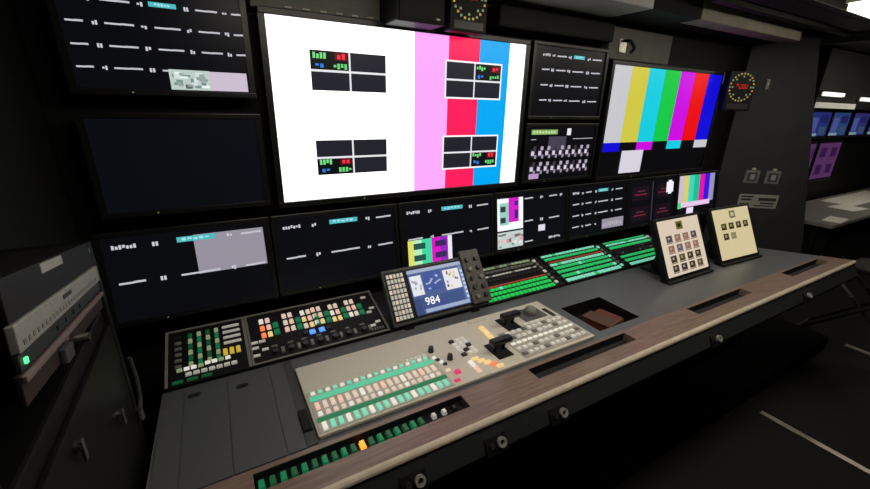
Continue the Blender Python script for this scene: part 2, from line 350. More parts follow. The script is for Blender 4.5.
# left column above: blank, then a caption multiviewer
monitor('preview_monitor', 'blank black monitor between two others in the left column', 'monitor', -.078, -.352, .475, .295, [], group='monitors in the left column', base=(9, 11, 17))
tr = []
for k, v in enumerate((.80, .60, .40, .20)):
    s = [('bar', .085, .165), ('num', .2, .235), ('bar', .26, .40), ('num', .43, .47), ('bar', .5, .635), ('num', .665, .70), ('bar', .73, .85), ('num', .875, .91), ('bar', .93, .99)]
    if k == 0: s[4] = ('cy', .49, .63)
    tr += label_row(v-.02, s if k < 3 else s[:5], .035)
tr += [(.53, .01, .755, .21, (190, 205, 198), 1), (.755, .01, .975, .205, (205, 190, 208), 1)]
for _ in range(26):
    a, b = .535+.17*rnd.random(), .02+.13*rnd.random(); tr.append((a, b, a+.02+.03*rnd.random(), b+.02+.04*rnd.random(), rnd.choice(((235, 245, 240), (120, 145, 140), (150, 165, 160), (215, 225, 225), (90, 105, 100))), 1))
monitor('preview_monitor', 'black caption monitor with two small pale pictures, top of the left column', 'monitor', -.078, .03, .465, .30, [((a-.065)/.921, b, (c-.065)/.921, d, e, g) for a, b, c, d, e, g in tr], group='monitors in the left column')
# big centre screen
bg = [(0, 0, 1, 1, (255, 255, 255), 1.8), (.49, 0, .632, 1, (250, 165, 250), 1.1), (.632, 0, .772, 1, (250, 30, 90), 1.05), (.772, 0, .918, 1, (0, 165, 240), 1.05)]
def quad(u0, v0, u1, v1, which, border):
    r = []
    b = .006
    if border: r.append((u0-b, v0-b*1.8, u1+b, v1+b*1.8, (245, 245, 250), 1.1))
    r.append((u0, v0, u1, v1, (34, 34, 44), 1))
    um, vm = (u0+u1)/2, (v0+v1)/2
    cu0, cv0 = [(u0, vm), (um, vm), (u0, v0), (um, v0)][which]; w, h = um-u0, vm-v0
    r.append((cu0, cv0, cu0+w, cv0+h, (10, 16, 16), 1))
    r += glyphs(cu0+w*.07, cv0+h*.6, cu0+w*.42, cv0+h*.9, 4, (120, 225, 130), 1)
    r.append((cu0+w*.62, cv0+h*.55, cu0+w*.97, cv0+h*.97, (95, 10, 25), 1)); r += glyphs(cu0+w*.68, cv0+h*.62, cu0+w*.92, cv0+h*.9, 2, (250, 50, 70), 1)
    r += glyphs(cu0+w*.12, cv0+h*.15, cu0+w*.36, cv0+h*.42, 2, (50, 120, 220), 1)
    r += glyphs(cu0+w*.58, cv0+h*.12, cu0+w*.95, cv0+h*.4, 4, (110, 215, 120), 1)
    r += [(um-.003, v0, um+.003, v1, (235, 235, 240), 1), (u0, vm-.006, u1, vm+.006, (235, 235, 240), 1)]
    return r
bg += quad(.122, .638, .379, .85, 0, False)+quad(.624, .628, .879, .848, 1, True)+quad(.12, .15, .376, .357, 2, False)+quad(.62, .145, .882, .362, 3, True)
monitor('main_screen', 'very large bright screen showing a white field with pink, red and blue bars', 'screen', .801, -.365, 1.148, .646, bg, 1.596, 0, .022, .07)
# stack of two between the large screens
va = []
for k, v in enumerate((.86, .66, .44, .22)):
    s = [('txt' if k == 0 else 'bar', .10, .2), ('num', .22, .27), ('bar', .29, .42), ('num', .44, .5), ('cy' if k == 0 else 'bar', .52, .68), ('num', .72, .78), ('bar', .8, .94)]
    va += label_row(v, s, .04)
monitor('preview_monitor', 'black caption monitor, upper of the two between the large screens', 'monitor', 1.692, -.035, .50, .325, va, group='monitors between the large screens')
vb = [(.05, .86, .42, .95, (150, 195, 110), .8)]+glyphs(.07, .88, .4, .93, 8, (200, 225, 160), .9)+[(.56, .84, .62, .97, (235, 235, 240), 1), (.3, .55, .56, .82, (70, 66, 82), 1)]+label_row(.76, [('bar', .05, .12), ('bar', .66, .98)], .025)
for row, v in enumerate((.42, .12)):
    for j in range(9):
        u = .06+.1*j
        vb += [(u, v+.02, u+.07, v+.16, (62, 56, 72), .9), (u+.01, v+.05, u+.05, v+.13, (225, 215, 232), .9), (u+.035, v+.15, u+.075, v+.22, (190, 180, 200) if j % 3 else (60, 60, 66), .9), (u+.055, v-.01, u+.085, v+.06, (160, 150, 170), .9)]
vb += [(.06, .02, .2, .12, (190, 160, 205), .9)]
monitor('preview_monitor', 'black monitor with rows of pale grey symbols, lower of the two between the large screens', 'monitor', 1.692, -.365, .50, .275, vb, group='monitors between the large screens')
# right screen
rb = [(i/7, .323, (i+1)/7, 1, c, 1.0) for i, c in enumerate(BARS)]
rb += [(0, .24, .143, .323, (15, 10, 215), 1), (.286, .24, .43, .323, (205, 10, 225), 1), (.571, .24, .714, .323, (20, 205, 225), 1), (.857, .24, 1, .323, (200, 200, 205), 1), (.168, .022, .357, .243, (215, 212, 222), 1)]
monitor('main_screen', 'large screen on the right showing seven full height colour bars', 'screen', 2.575, -.385, 1.11, .624, rb, 1.598, 0, .022, .07, base=(6, 6, 8))

# ---------------------------------------------------------------- clocks, loudspeaker, bracket on the wall
def clock(label, x, y, z, w, h, rz=0):
    t = thing('led_clock', label, 'clock', (x, y, Z(z)), (0, 0, rz), group='round LED clocks above the monitors')
    obj('case', B((-w/2, w/2, 0, .05, 0, h), bev=.005), BLACK, t)
    obj('mounting_arm', B((-.03, .03, .05, 1.69-y, h*.3, h*.7)), BLACK, t)
    R = w*.43; cz = h-w*.5
    bg_, by = bmesh.new(), bmesh.new()
    for i in range(24):
        a = math.pi*2*i/24
        for rr, b in ((R, by if i % 2 else bg_), (R*.78, bg_ if i % 3 == 0 else None)):
            if b is None: continue
            cx, cc = rr*math.sin(a), cz+rr*math.cos(a); s = w*.024
            box(b, cx-s, cx+s, -.002, .001, cc-s, cc+s)
    obj('green_ring', bg_, K['lime'], t, kind='stuff'); obj('amber_ring', by, glow('led_amber', (215, 170, 70), .6), t, kind='stuff')
    bm = bmesh.new()
    for i in range(4):
        cx = (-.19+.125*i)*w*.9
        for (a, b, c, d) in ((-.02, .045, .02, .06), (-.03, 0, -.02, .06), (.02, 0, .03, .06), (-.02, -.06, .02, -.045), (-.03, -.06, -.02, 0), (.02, -.06, .03, 0)):
            if rnd.random() < .8: box(bm, cx+a*w*1.2, cx+c*w*1.2, -.002, .001, cz+.03*w+b*w*1.2, cz+.03*w+d*w*1.2)
    obj('digits', bm, glow('led_red', (235, 45, 35), .5), t)
    obj('lower_face', B((-w*.4, w*.4, -.003, .001, h*.05, h*.18)), M('clock_label', (50, 50, 56), .4, noise=0), t)
clock('black clock with a ring of LED dots, hanging above the big white screen', .985, 1.5, .285, .175, .21)
clock('black clock with a ring of LED dots, right of the large colour bar screen', 3.215, 1.50, .015, .2, .25, -.42)
t = thing('wall_speaker', 'black box loudspeaker above the big white screen, left of the clock', 'speaker', (.755, 1.47, Z(.29)))
obj('cabinet', B((-.1, .1, 0, .15, 0, .2), bev=.006), BLACK, t)
obj('grille', B((-.09, .09, -.008, 0, .01, .19), bev=.003), RUBBER, t)
obj('bracket', B((-.03, .03, .15, .22, .05, .15)), STEEL, t)
obj('badge', B((.06, .075, -.0095, -.008, .014, .02)), CREAM, t)
t = thing('wall_hook', 'small metal hook bracket on the lit grey wall band above the colour bar screen', 'bracket', (2.1, 1.63, Z(.325)))
obj('plate', B((-.03, .03, -.006, 0, -.02, .05), bev=.002), STEEL, t)
bm = bmesh.new()
for p, q in (((0, -.006, .04), (0, -.05, .035)), ((0, -.05, .035), (.03, -.06, .0)), ((.03, -.06, 0), (.03, -.04, -.02))): cyl(bm, p, q, .008, 10)
obj('arm', bm, RUBBER, t)
# fittings on the slanted bulkhead
rz = math.atan2(-.6, .8)
for i, tt in enumerate((.15, .30)):
    t = thing('socket_plate', ['grey square socket plate on the bulkhead, left of the two', 'grey square socket plate on the bulkhead, right of the two'][i], 'socket', pan(tt, -.525), (0, 0, rz), 'socket plates on the bulkhead')
    obj('plate', B((-.052, .052, -.008, 0, 0, .10), bev=.003), M('socket_grey', (125, 125, 128), .5), t)
    obj('insert', B((-.034, .034, -.012, -.008, .016, .084), bev=.002), M('socket_insert', (70, 70, 74), .4), t)
    obj('rocker', B((-.016, .016, -.016, -.012, .03, .07), bev=.002), M('socket_rocker', (165, 163, 160), .4), t)
    obj('tab', B((-.012, .012, -.012, 0, .104, .118), bev=.001), CREAM, t)
t = thing('notice_plate', 'pale engraved notice plate on the bulkhead under the two sockets', 'sign', pan(.245, -.725), (0, 0, rz))
obj('plate', B((-.145, .145, -.006, 0, 0, .11), bev=.002), M('notice_grey', (165, 163, 158), .5), t)
bm = bmesh.new()
for a, b, c, d in ((-.13, .085, -.04, .097), (-.13, .06, -.05, .075), (.0, .06, .13, .085), (.02, .035, .12, .048), (-.13, .02, -.06, .034), (-.02, .015, .12, .024)): box(bm, a, c, -.0068, -.006, b, d)
obj('print', bm, INK, t)
t = thing('thermostat', 'small pale wall switch high on the bulkhead', 'switch', pan(.075, .17), (0, 0, rz))
obj('body', B((-.012, .012, -.014, 0, 0, .07), bev=.003), M('switch_grey', (140, 140, 138), .5), t)
obj('toggle', B((-.005, .005, -.02, -.014, .03, .045), bev=.001), CREAM, t)

# ---------------------------------------------------------------- panels on the rear riser
SL = math.atan2(.07, .238)
def on_riser(x, fr=0, off=.004):
    return (x, 1.262+.238*fr-off*math.sin(SL), DZ-.004+.07*fr+off*math.cos(SL))
# keypad panel
t = thing('keypad_panel', 'black intercom keypad panel with green and yellow keys at the desk left end', 'control panel', on_riser(-.1, .02), (SL, 0, 0))
obj('body', B((-.122, .122, 0, .243, -.002, .012), bev=.003), BLACK, t)
obj('edge_frame', B((-.124, -.116, 0, .243, .012, .016), (.114, .124, 0, .243, .012, .016), (-.116, .114, .236, .243, .012, .016)), K['grey'], t)
for r in range(6):
    y = .205-.026*r
    key(t, -.088, y, .02, .012, .006, 'grey' if r else 'dark', .012)
    for c in range(4): key(t, -.052+.027*c, y, .013, .019, .006, 'lime' if (r+c) % 2 else ('deep' if c % 2 else 'dim'), .012)
for r in range(4): key(t, .076, .21-.026*r, .056, .009, .006, 'pale', .012)
for c in range(3): key(t, .05+.02*c, .092, .014, .028, .006, 'yellow', .012)
for c in range(8): key(t, -.085+.02*c, .06 if c < 4 else .065, .016, .012, .006, 'white' if c % 3 else 'lime', .012)
for c in range(7): key(t, -.06+.022*c, .036, .018, .013, .006, 'pale', .012)
for c in range(3): key(t, -.09+.04*c, .014, .03, .012, .004, 'dim', .012)
# router control panel
t = thing('router_panel', 'black router control panel with white, orange, green and blue lit keys and knobs', 'control panel', on_riser(.278, .02), (SL, 0, 0))
obj('body', B((-.252, .245, 0, .243, -.002, .012), bev=.003), BLACK, t)
obj('edge_frame', B((-.252, .245, 0, .006, .012, .016), (-.252, -.246, .006, .243, .012, .016), (.238, .245, .006, .243, .012, .016), (-.246, .238, .237, .243, .012, .016)), K['grey'], t)
for g, (x, a) in enumerate(((-.20, ['white', 'orange', 'orange']), (-.118, ['cream', 'cream', 'peach']), (-.05, ['white', 'gold', 'cream']), (-.008, ['peach', 'cream', 'white']), (.06, ['cream', 'white', 'gold']), (.128, ['cream', 'peach', 'white']))):
    for r in range(3):
        y = .197-.036*r+ (0.004 if g % 2 else 0)
        key(t, x, y, .016, .022, .007, a[r], .012)
        key(t, x+.022, y, .016, .022, .007, 'cream' if r == 0 or g in (1, 5) and r == 2 else ('peach' if r == 1 else 'gold'), .012)
    for r in range(2): key(t, x+.046, .165-.036*r, .02, .026, .007, 'deep', .012)
for x in (-.035, .0): key(t, x, .088, .022, .02, .007, 'blue', .012)
for x in (-.06, .026): key(t, x, .088, .018, .018, .007, 'dark', .012)
for i, x in enumerate((-.174, -.12, -.072, -.018, .036, .09, .15)):
    bm = bmesh.new(); cyl(bm, (0, 0, 0), (0, 0, .014), .012, 14, .010); obj('knob', bm, K['dark'], t, (x, .035, .012))
    key(t, x+.024, .038, .014, .026, .006, 'grey', .012)
    key(t, x, .064, .02, .008, .004, 'grey', .012)
for c, (x, y) in enumerate(((-.235, .1), (-.235, .075), (-.235, .04), (-.21, .1), (-.205, .06), (.205, .21), (.215, .06), (.2, .12), (.218, .14), (.19, .045))): key(t, x, y, .022, .01, .005, 'pale', .012)
for k in range(5): key(t, .18+.011*k, .025, .007, .012, .004, 'grey', .012)
# three panels of green keys
def green_panel(label, x0, x1, rows, n, side):
    w = x1-x0
    t = thing('key_station', label, 'control panel', on_riser((x0+x1)/2, .02), (SL, 0, 0), 'green button panels behind the worktop')
    obj('body', B((-w/2, w/2, 0, .243, -.002, .010), bev=.003), BLACK, t)
    for (y, d, kd) in rows:
        if kd in ('red',):
            key(t, -.02, y, w*.84, d, .003, kd, .010, 'display_strip'); continue
        m = n if d > .012 else n+4
        uw = (w-.075)/m
        for c in range(m): key(t, -w/2+.012+uw*(c+.5), y, uw*.8, d*.82, .006, kd if rnd.random() > .1 else rnd.choice(('teal', 'bright', 'green')) if kd in ('green', 'bright', 'teal') else 'grey', .010)
    for r in range(7): key(t, w/2-.042, .03+.03*r, .018, .018, .006, 'grey' if r % 3 else side, .010)
    for r in range(3):
        bm = bmesh.new(); cyl(bm, (0, 0, 0), (0, 0, .014), .010, 12, .008); obj('knob', bm, K['dark'], t, (w/2-.016, .04+.05*r, .010))
green_panel('green button panel with a dark upper half, nearest the touch screen unit', 1.0, 1.49, [(.018, .024, 'bright'), (.048, .022, 'bright'), (.076, .02, 'bright'), (.096, .008, 'red'), (.135, .016, 'dark'), (.165, .008, 'pale'), (.195, .016, 'grey'), (.222, .014, 'lime')], 16, 'pale')
green_panel('green button panel with five full rows, middle of the three', 1.5, 2.0, [(.02, .026, 'teal'), (.054, .024, 'green'), (.088, .022, 'green'), (.12, .022, 'green'), (.148, .02, 'teal'), (.17, .008, 'red'), (.196, .02, 'green'), (.224, .016, 'teal')], 16, 'teal')
green_panel('green button panel with a dark gap between its rows, beside the left tablet', 2.01, 2.48, [(.02, .024, 'teal'), (.054, .024, 'green'), (.088, .02, 'green'), (.118, .012, 'dark'), (.148, .01, 'dark'), (.176, .022, 'green'), (.205, .014, 'teal'), (.226, .01, 'green')], 15, 'pale')

# ---------------------------------------------------------------- touch screen control unit
ang = math.atan2(.134, .185)
t = thing('touch_control_unit', 'tilted black control box with a blue touch screen between two key blocks', 'control unit', (.763, 1.245, Z(-.822)), (-ang, 0, 0))
w, h = .458, .232
obj('body', B((-w/2, w/2, 0, .028, 0, h), bev=.006), M('unit_grey', (62, 62, 60), .5), t)
bm = bmesh.new()
ci = Matrix.Rotation(ang, 3, 'X')
for x in (-.16, .16):
    for y0, y1, z0, z1 in ((.003, .012, -.0275, -.006), (.10, .115, -.002, .06)):
        obj('foot', B((x-.02, x+.02, y0, y1, z0, z1)), BLACK, t, rot=(ang, 0, 0))
sw, sh, sx, sb = .262, .19, .008, .022
sc = obj('screen_frame', B((sx-sw/2-.008, sx+sw/2+.008, -.004, 0, sb-.008, sb+sh+.008), bev=.002), BLACK, t)
tp = [(0, 0, 1, 1, (78, 98, 150), .9), (0, .92, 1, 1, (165, 180, 205), .9), (0, 0, .13, .36, (60, 78, 125), .9), (.02, .42, .22, .86, (228, 230, 235), 1), (.24, .47, .58, .9, (62, 84, 150), 1), (.62, .40, .92, .86, (232, 230, 232), 1), (.16, .02, .98, .1, (165, 180, 210), .9), (.93, .1, 1, .9, (120, 140, 185), .9), (.14, .1, .9, .36, (66, 86, 140), .9)]
for _ in range(10):
    a, b = .26+.26*rnd.random(), .5+.32*rnd.random(); tp.append((a, b, a+.04, b+.04, (175, 190, 225), .9))
for _ in range(14):
    a, b = .64+.23*rnd.random(), .44+.34*rnd.random(); tp.append((a, b, a+.03, b+.05, rnd.choice(((90, 80, 80), (220, 200, 130), (150, 120, 150), (60, 60, 80))), .9))
for _ in range(8):
    a, b = .03+.14*rnd.random(), .46+.3*rnd.random(); tp.append((a, b, a+.03, b+.05, (170, 170, 180), .9))
for k in range(7): tp.append((.945, .14+.1*k, .985, .2+.1*k, (215, 222, 235), .9))
pt = picture(t, tp, sw, sh, -.0045, sb); pt.location.x = sx
tx = text_mesh('984', .046); tx.materials.append(glow('screen_text', (245, 245, 250), 1.0))
obj('screen_text', tx, parent=t, loc=(sx-.05, -.0095, sb+.047), rot=(math.pi/2, 0, 0))
kt = bpy.data.objects.new('key_block', B((-w/2+.008, -w/2+.098, -.003, 0, .012, h-.012), bev=.002) and mesh_from(B((-w/2+.008, -w/2+.095, -.003, 0, .012, h-.012), bev=.002), 'key_block', BLACK)); COL.objects.link(kt); kt.parent = t
for r in range(9):
    for c in range(5):
        o = key(kt, -w/2+.02+.0155*c, 0, .012, .017, .005, 'cream' if (r*3+c) % 5 == 0 else 'pale'); o.location = (-w/2+.02+.0155*c, -.003, .03+.0215*r); o.rotation_euler = (math.pi/2, 0, 0)
kb = obj('knob_block', B((w/2-.086, w/2+.012, -.016, .0, .01, h+.022), bev=.006), M('block_brown', (74, 70, 65), .5), t)
for r in range(5):
    for c in range(2):
        bm = bmesh.new(); cyl(bm, (0, 0, 0), (0, -.012, 0), .011, 12, .009); obj('knob', bm, K['dark'] if (r+c) % 3 else K['grey'], kb, (w/2-.06+.046*c, -.016, .04+.042*r))

# ---------------------------------------------------------------- production switcher
t = thing('production_switcher', 'beige production switcher with rows of lit keys and two black levers', 'switcher', (.685, 1.02, DZ))
bm = bmesh.new(); box(bm, -.54, .535, -.162, .165, .0005, .014, .004); obj('body', bm, SWITCH, t)
zz = .014
dk('side_strip', B((.114, .142, .85, 1.255, DZ, DZ+.004)), M('switch_end', (60, 60, 59), .5))
def bus(y, d, kinds, n=18, x0=-.527, x1=-.118, fill=.62):
    s = (x1-x0)/n
    for c in range(n): key(t, x0+s*(c+.5), y, s*fill, d, .007, kinds(c), zz)
obj('bus_plate', B((-.534, -.108, -.155, .022, zz-.001, zz+.0015)), M('bus_plate', (178, 174, 165), .5), t)
bus(.010, .012, lambda c: 'teal' if c % 2 else 'white')
obj('name_strip', B((-.53, -.112, -.024, -.004, zz, zz+.004)), glow('strip_teal', (95, 225, 175), .5), t)
bus(-.050, .03, lambda c: 'white' if c in (6, 12) else 'peach' if c % 3 == 0 else 'cream')
bus(-.084, .016, lambda c: 'cream' if c % 4 else 'white')
obj('name_strip', B((-.53, -.112, -.114, -.098, zz, zz+.004)), K['deep'], t)
bus(-.134, .03, lambda c: 'teal' if c % 3 else 'white')
for i in range(5): key(t, -.19+.016*i, .028, .011, .01, .006, 'pale', zz)
for i in range(4): key(t, -.1+.006*i, .0-.016*i, .014, .011, .006, 'dark' if i % 2 else 'white', zz)
key(t, -.068, -.105, .022, .018, .008, 'pink', zz)
for i in range(2): key(t, -.09+.0*i, -.08-.0*i, .016, .012, .006, 'cream', zz); 
key(t, -.09, -.14, .02, .012, .006, 'pink', zz)
for p in ((-.09, .04), (-.052, -.03)):
    bm = bmesh.new(); cyl(bm, (0, 0, 0), (0, 0, .02), .011, 14, .009); obj('knob', bm, K['dark'], t, (p[0], p[1], zz))
# transition keys
obj('label_tag', B((.14, .22, .135, .152, zz, zz+.002)), CREAM, t)
for r in range(5):
    for c in range(3): key(t, .005+.024*c+.0*r, .055-.022*r, .019, .016, .008, 'pale' if (r+c) % 4 else 'dark', zz)
for r in range(5): key(t, .025+.014*r, -.072-.018*r, .026, .012, .008, 'gold' if r != 3 else 'orange', zz)
for r in range(4): key(t, .0, -.08-.018*r, .016, .012, .007, 'white' if r < 2 else 'peach', zz)
for r in range(5): key(t, .165-.002*r, .085-.024*r, .022, .018, .008, 'gold', zz)
# two levers
for (x, y) in ((.285, .06), (.135, -.07)):
    lv = obj('lever_slot', B((x-.035, x+.03, y-.045, y+.05, zz, zz+.004), bev=.001), RUBBER, t)
    bm = bmesh.new()
    cyl(bm, (x-.022, y+.005, zz), (x-.022, y-.004, zz+.04), .006, 10); cyl(bm, (x+.018, y+.005, zz), (x+.018, y-.004, zz+.04), .006, 10)
    box(bm, x-.045, x+.045, y-.018, y+.012, zz+.034, zz+.056, .007); obj('lever', bm, M('lever_black', (14, 14, 14), .35, noise=0), lv, smooth=False)
# right hand key field
fp = obj('key_field', B((.19, .525, -.15, .02, zz-.001, zz+.0015)), M('field_plate', (165, 160, 150), .5), t)
for r in range(5):
    for c in range(12): key(fp, .205+.0272*c, .003-.033*r, .02, .017 if r not in (2,) else .011, .007, 'white' if r in (2,) else ('pale' if (r*5+c*3) % 4 else 'grey'), zz)
lc = obj('trackball_plate', B((.36, .48, .04, .13, zz, zz+.004), bev=.002), M('plate_dark', (84, 84, 80), .5), t)
bm = bmesh.new(); bmesh.ops.create_uvsphere(bm, u_segments=18, v_segments=10, radius=.026, matrix=Matrix.Translation((.42, .085, zz+.0145))); obj('trackball', bm, K['grey'], lc, smooth=True)
for c in range(4): key(t, .345+.03*c, .027, .022, .01, .006, 'pale', zz)
key(t, .505, .06, .02, .07, .004, 'dark', zz)

# lit button strip sunk in the first slot of the front pad
t = thing('button_strip', 'sunken strip of green lit buttons and one amber light in the desk edge', 'control panel', (.277, .8025, DZ-.031))
obj('body', B((-.294, .294, -.026, .026, .0005, .012)), BLACK, t)
for i in range(18): key(t, -.282+.0252*i, 0, .015, .028, .012, 'amber' if i == 10 else 'dim' if i % 2 else 'deep', .012)
for i in range(3): key(t, .19+.035*i, .004, .014, .016, .012, 'pale' if i < 2 else 'dark', .012)

# object in the recess
t = thing('leather_pouch', 'reddish brown leather pouch lying in the desk recess', 'pouch', (1.43, .975, DZ-.069))
bm = bmesh.new(); box(bm, -.075, .07, -.06, .065, 0, .05, .016, 3); obj('pouch_body', bm, M('red_leather', (98, 46, 34), .5, bump=.4, scale=60), t, rot=(0, 0, .2))
bm = bmesh.new(); box(bm, -.078, .0, -.063, .068, .048, .056, .003); obj('flap', bm, M('brown_leather', (82, 58, 46), .5, bump=.4, scale=60), t, rot=(0, 0, .2))

# ---------------------------------------------------------------- two tilted tablets
def tablet(label, x, y, rz_, rects, base):
    an = math.atan2(.13, .275); w, h = .376, .30
    t = thing('touch_tablet', label, 'tablet', (x, y, DZ), (0, 0, rz_), 'tilted touch screens on the worktop')
    p = obj('housing', B((-w/2-.022, w/2+.022, 0, .03, -.014, h+.016), bev=.005), BLACK, t, (0, 0, .028), (-an, 0, 0))
    picture(p, [(0, 0, 1, 1, base, .8)]+rects, w, h, -.0008)
    obj('base', B((-.13, .13, .031, .2, 0.001, .012), bev=.003), BLACK, t)
    bm = bmesh.new(); sweep_x(bm, [(.1, .01), (.19, .01), (.14, .18), (.1, .15)], -.05, .05); obj('stand', bm, BLACK, t)
    obj('front_lip', B((-w/2-.02, w/2+.02, -.025, .03, 0.001, .014), bev=.004), RUBBER, t)
DK, OL = (70, 58, 40), (120, 108, 40)
ic = [(.42, .8, .58, .95, OL, .8), (.46, .84, .54, .91, (40, 36, 20), .8)]
for r, v in enumerate((.6, .42, .24, .07)):
    for c in range(4):
        u = .13+.2*c; col = rnd.choice(((150, 110, 110), (110, 100, 120), (160, 120, 105), (90, 80, 90))) if r < 2 else rnd.choice((DK, (96, 84, 56), (64, 60, 50)))
        ic += [(u, v, u+.14, v+.12, col, .8), (u+.04, v+.05, u+.08, v+.09, (205, 185, 160), .7), (u-.01, v-.022, u+.15, v-.007, (120, 98, 78), .7)]
tablet('tilted cream touch tablet with four rows of icons, left of the two', 2.185, 1.04, 0, ic, (240, 222, 198))
ic2 = [(.44, .8, .6, .95, (130, 125, 95), .8), (.48, .84, .56, .91, (215, 205, 160), .8)]
for r, v in enumerate((.58, .38)):
    for c in range(4 if r == 0 else 2):
        u = .16+.2*c; ic2 += [(u, v, u+.14, v+.13, DK if c != 1 or r == 0 else (150, 140, 105), .8), (u+.04, v+.05, u+.09, v+.1, (180, 165, 110), .7)]
tablet('tilted cream touch tablet with mostly empty lower half, right of the two', 2.725, 1.04, -.05, ic2, (232, 215, 168))
# small intercom box between the tablets, on the rear shelf
t = thing('desk_intercom', 'small dark desk intercom with pale handset standing between the two tablets', 'intercom', (2.63, 1.36, DZ-.0045))
bm = bmesh.new(); sweep_x(bm, [(-.06, 0), (.06, 0), (.06, .12), (.0, .12)], -.07, .07); obj('case', bm, BLACK, t)
bm = bmesh.new(); box(bm, -.085, .085, -.03, .02, .12, .15, .01); box(bm, -.085, -.045, -.035, .02, .1, .13, .008); box(bm, .045, .085, -.035, .02, .1, .13, .008); obj('cradle_handset', bm, M('handset_grey', (120, 122, 120), .45), t)
for r in range(3):
    for c in range(3):
        o = key(t, -.03+.03*c, -.045+.016*r, .018, .012, .006, 'grey', .03+.03*r); o.rotation_euler = (1.1, 0, 0)

# ---------------------------------------------------------------- equipment rack on the left
O = Vector((-.228, .563, Z(-.242))); rzk = math.atan2(.066, .976); rx = -.2072      # units slope down away from the eye
def rack_dev(name, label, cat, s0, s1, v0, v1, depth=.16, group='rack units in the left rack'):
    t = thing(name, label, cat, O, (0, 0, 0), group)
    # local axes: x along the rack face (away from the eye), y into the rack, z up the face
    ex = Vector((-.066, .976, -.205)).normalized(); n = Vector((.998, .068, 0)); ez = n.cross(ex)*-1
    if ez.z < 0: ez = -ez
    ey = -n
    m = Matrix((ex, ey, ez)).transposed().to_4x4(); m.translation = O+ex*((s0+s1)/2)+ez*v0
    t.matrix_world = m; t['_w'] = s1-s0
    return t
def dev(name, label, cat, s0, s1, v0, v1, mat, depth=.16, proud=.0):
    t = rack_dev(name, label, cat, s0, s1, v0, v1); L = (s1-s0)/2
    obj('front_panel', B((-L, L, -.006-proud, 0, 0, v1-v0), bev=.0015), mat, t)
    obj('chassis', B((-L+.02, L-.02, 0, depth, .001, v1-v0-.001)), BLACK, t)
    return t, L
t, L = dev('rack_unit', 'charcoal rack unit with a white label, topmost in the left rack', 'rack unit', 0, .51, .002, .054, M('rack_charcoal', (28, 28, 28), .55, spec=.2))
obj('label_tape', B((-.105, .01, -.0072, -.006, .036, .05)), M('tape_grey', (150, 150, 146), .6), t)
obj('screw', B((.225, .235, -.0075, -.006, .03, .04)), STEEL, t)
t, L = dev('rack_unit', 'pale grey perforated rack unit under the charcoal one', 'rack unit', 0, .51, -.033, 0, M('rack_pale', (138, 138, 134), .5, scale=120, noise=.15), proud=.003)
obj('badge', B((-.045, .005, -.0102, -.009, .02, .026)), INK, t)
bm = bmesh.new()
for k in range(26): box(bm, -.24+.018*k, -.232+.018*k, -.0098, -.009, .006, .012)
obj('vent_slot', bm, M('vent_dark', (110, 110, 106), .6, noise=0), t)
t, L = dev('rack_unit', 'narrow dark rack unit with a green power light', 'rack unit', 0, .51, -.0545, -.0345, M('rack_dark', (34, 40, 36), .5))
obj('power_light', B((-.243, -.236, -.0085, -.006, .006, .013)), glow('rack_green', (90, 255, 150), 1.5), t)
for k in range(4): obj('button', B((-.1+.05*k, -.09+.05*k, -.008, -.006, .006, .013)), K['dark'], t)
t, L = dev('rack_unit', 'thin rack unit with a pinkish grey front bar over a dark red panel', 'rack unit', -.01, .5, -.092, -.0555, M('rack_red', (36, 15, 15), .5))
obj('front_bar', B((-L, L, -.012, -.006, .027, .0355), bev=.002), M('bar_pink', (108, 94, 92), .5), t)
obj('connector', B((-.11, -.065, -.014, -.006, -.004, .018), bev=.002), M('connector_grey', (60, 61, 63), .4), t)
bm = bmesh.new(); cyl(bm, (-.04, -.006, .012), (-.04, -.03, .012), .008, 12); obj('plug', bm, STEEL, t)
t = thing('equipment_rack', 'black floor standing equipment rack at the left edge of the photo', 'rack', (-.55, .8, Z(-1.62)), (0, 0, 0))
rk = bmesh.new()
def rkp(name, bm, mat):
    o = obj(name, bm, mat, t); o.matrix_parent_inverse = Matrix.Translation((.55, -.8, -Z(-1.62))); return o
rkp('cabinet', B((-.8, -.272, .52, 1.11, Z(-1.62), Z(-.46)), bev=.006), M('rack_black', (14, 14, 14), .5, spec=.2))
bm = bmesh.new()
prof = [(.52, Z(-.46)), (1.07, Z(-.46)), (1.07, Z(-.29)), (.52, Z(-.18))]
rkp('back_box', B((-.8, -.46, .5, 1.07, Z(-.46), Z(-.2))), BLACK)
for y0, y1 in ((.505, .53), (1.085, 1.11)): rkp('upright', B((-.47, -.262, y0+.0, y1, Z(-1.62), Z(-.17) if y0 < 1 else Z(-.30)), bev=.003), M('rack_upright', (15, 15, 15), .5, spec=.2))
rkp('door', B((-.272, -.262, .54, 1.08, Z(-1.5), Z(-.5)), bev=.003), M('rack_door', (17, 17, 17), .45, spec=.2))
for y, z in ((.72, -.54), (.95, -.66)):
    bm = bmesh.new(); cyl(bm, (-.262, y, Z(z)), (-.253, y, Z(z)), .009, 12); box(bm, -.256, -.25, y-.006, y+.006, Z(z)-.03, Z(z)+.01, .002); rkp('latch', bm, STEEL)
t = thing('cable_loop', 'short black cable hanging beside the door of the left rack', 'cable', (-.249, 1.06, Z(-.75)))
cu = bmesh.new(); pts = [(0, .04, .14), (.004, .035, .08), (.004, .02, .03), (0, 0, 0)]
for a, b in zip(pts, pts[1:]): cyl(cu, a, b, .005, 8)
obj('cord', cu, M('cord_grey', (60, 60, 60), .5), t)
bm = bmesh.new(); cyl(bm, (0, .0, -.02), (0, 0, .012), .008, 10); obj('plug', bm, STEEL, t)

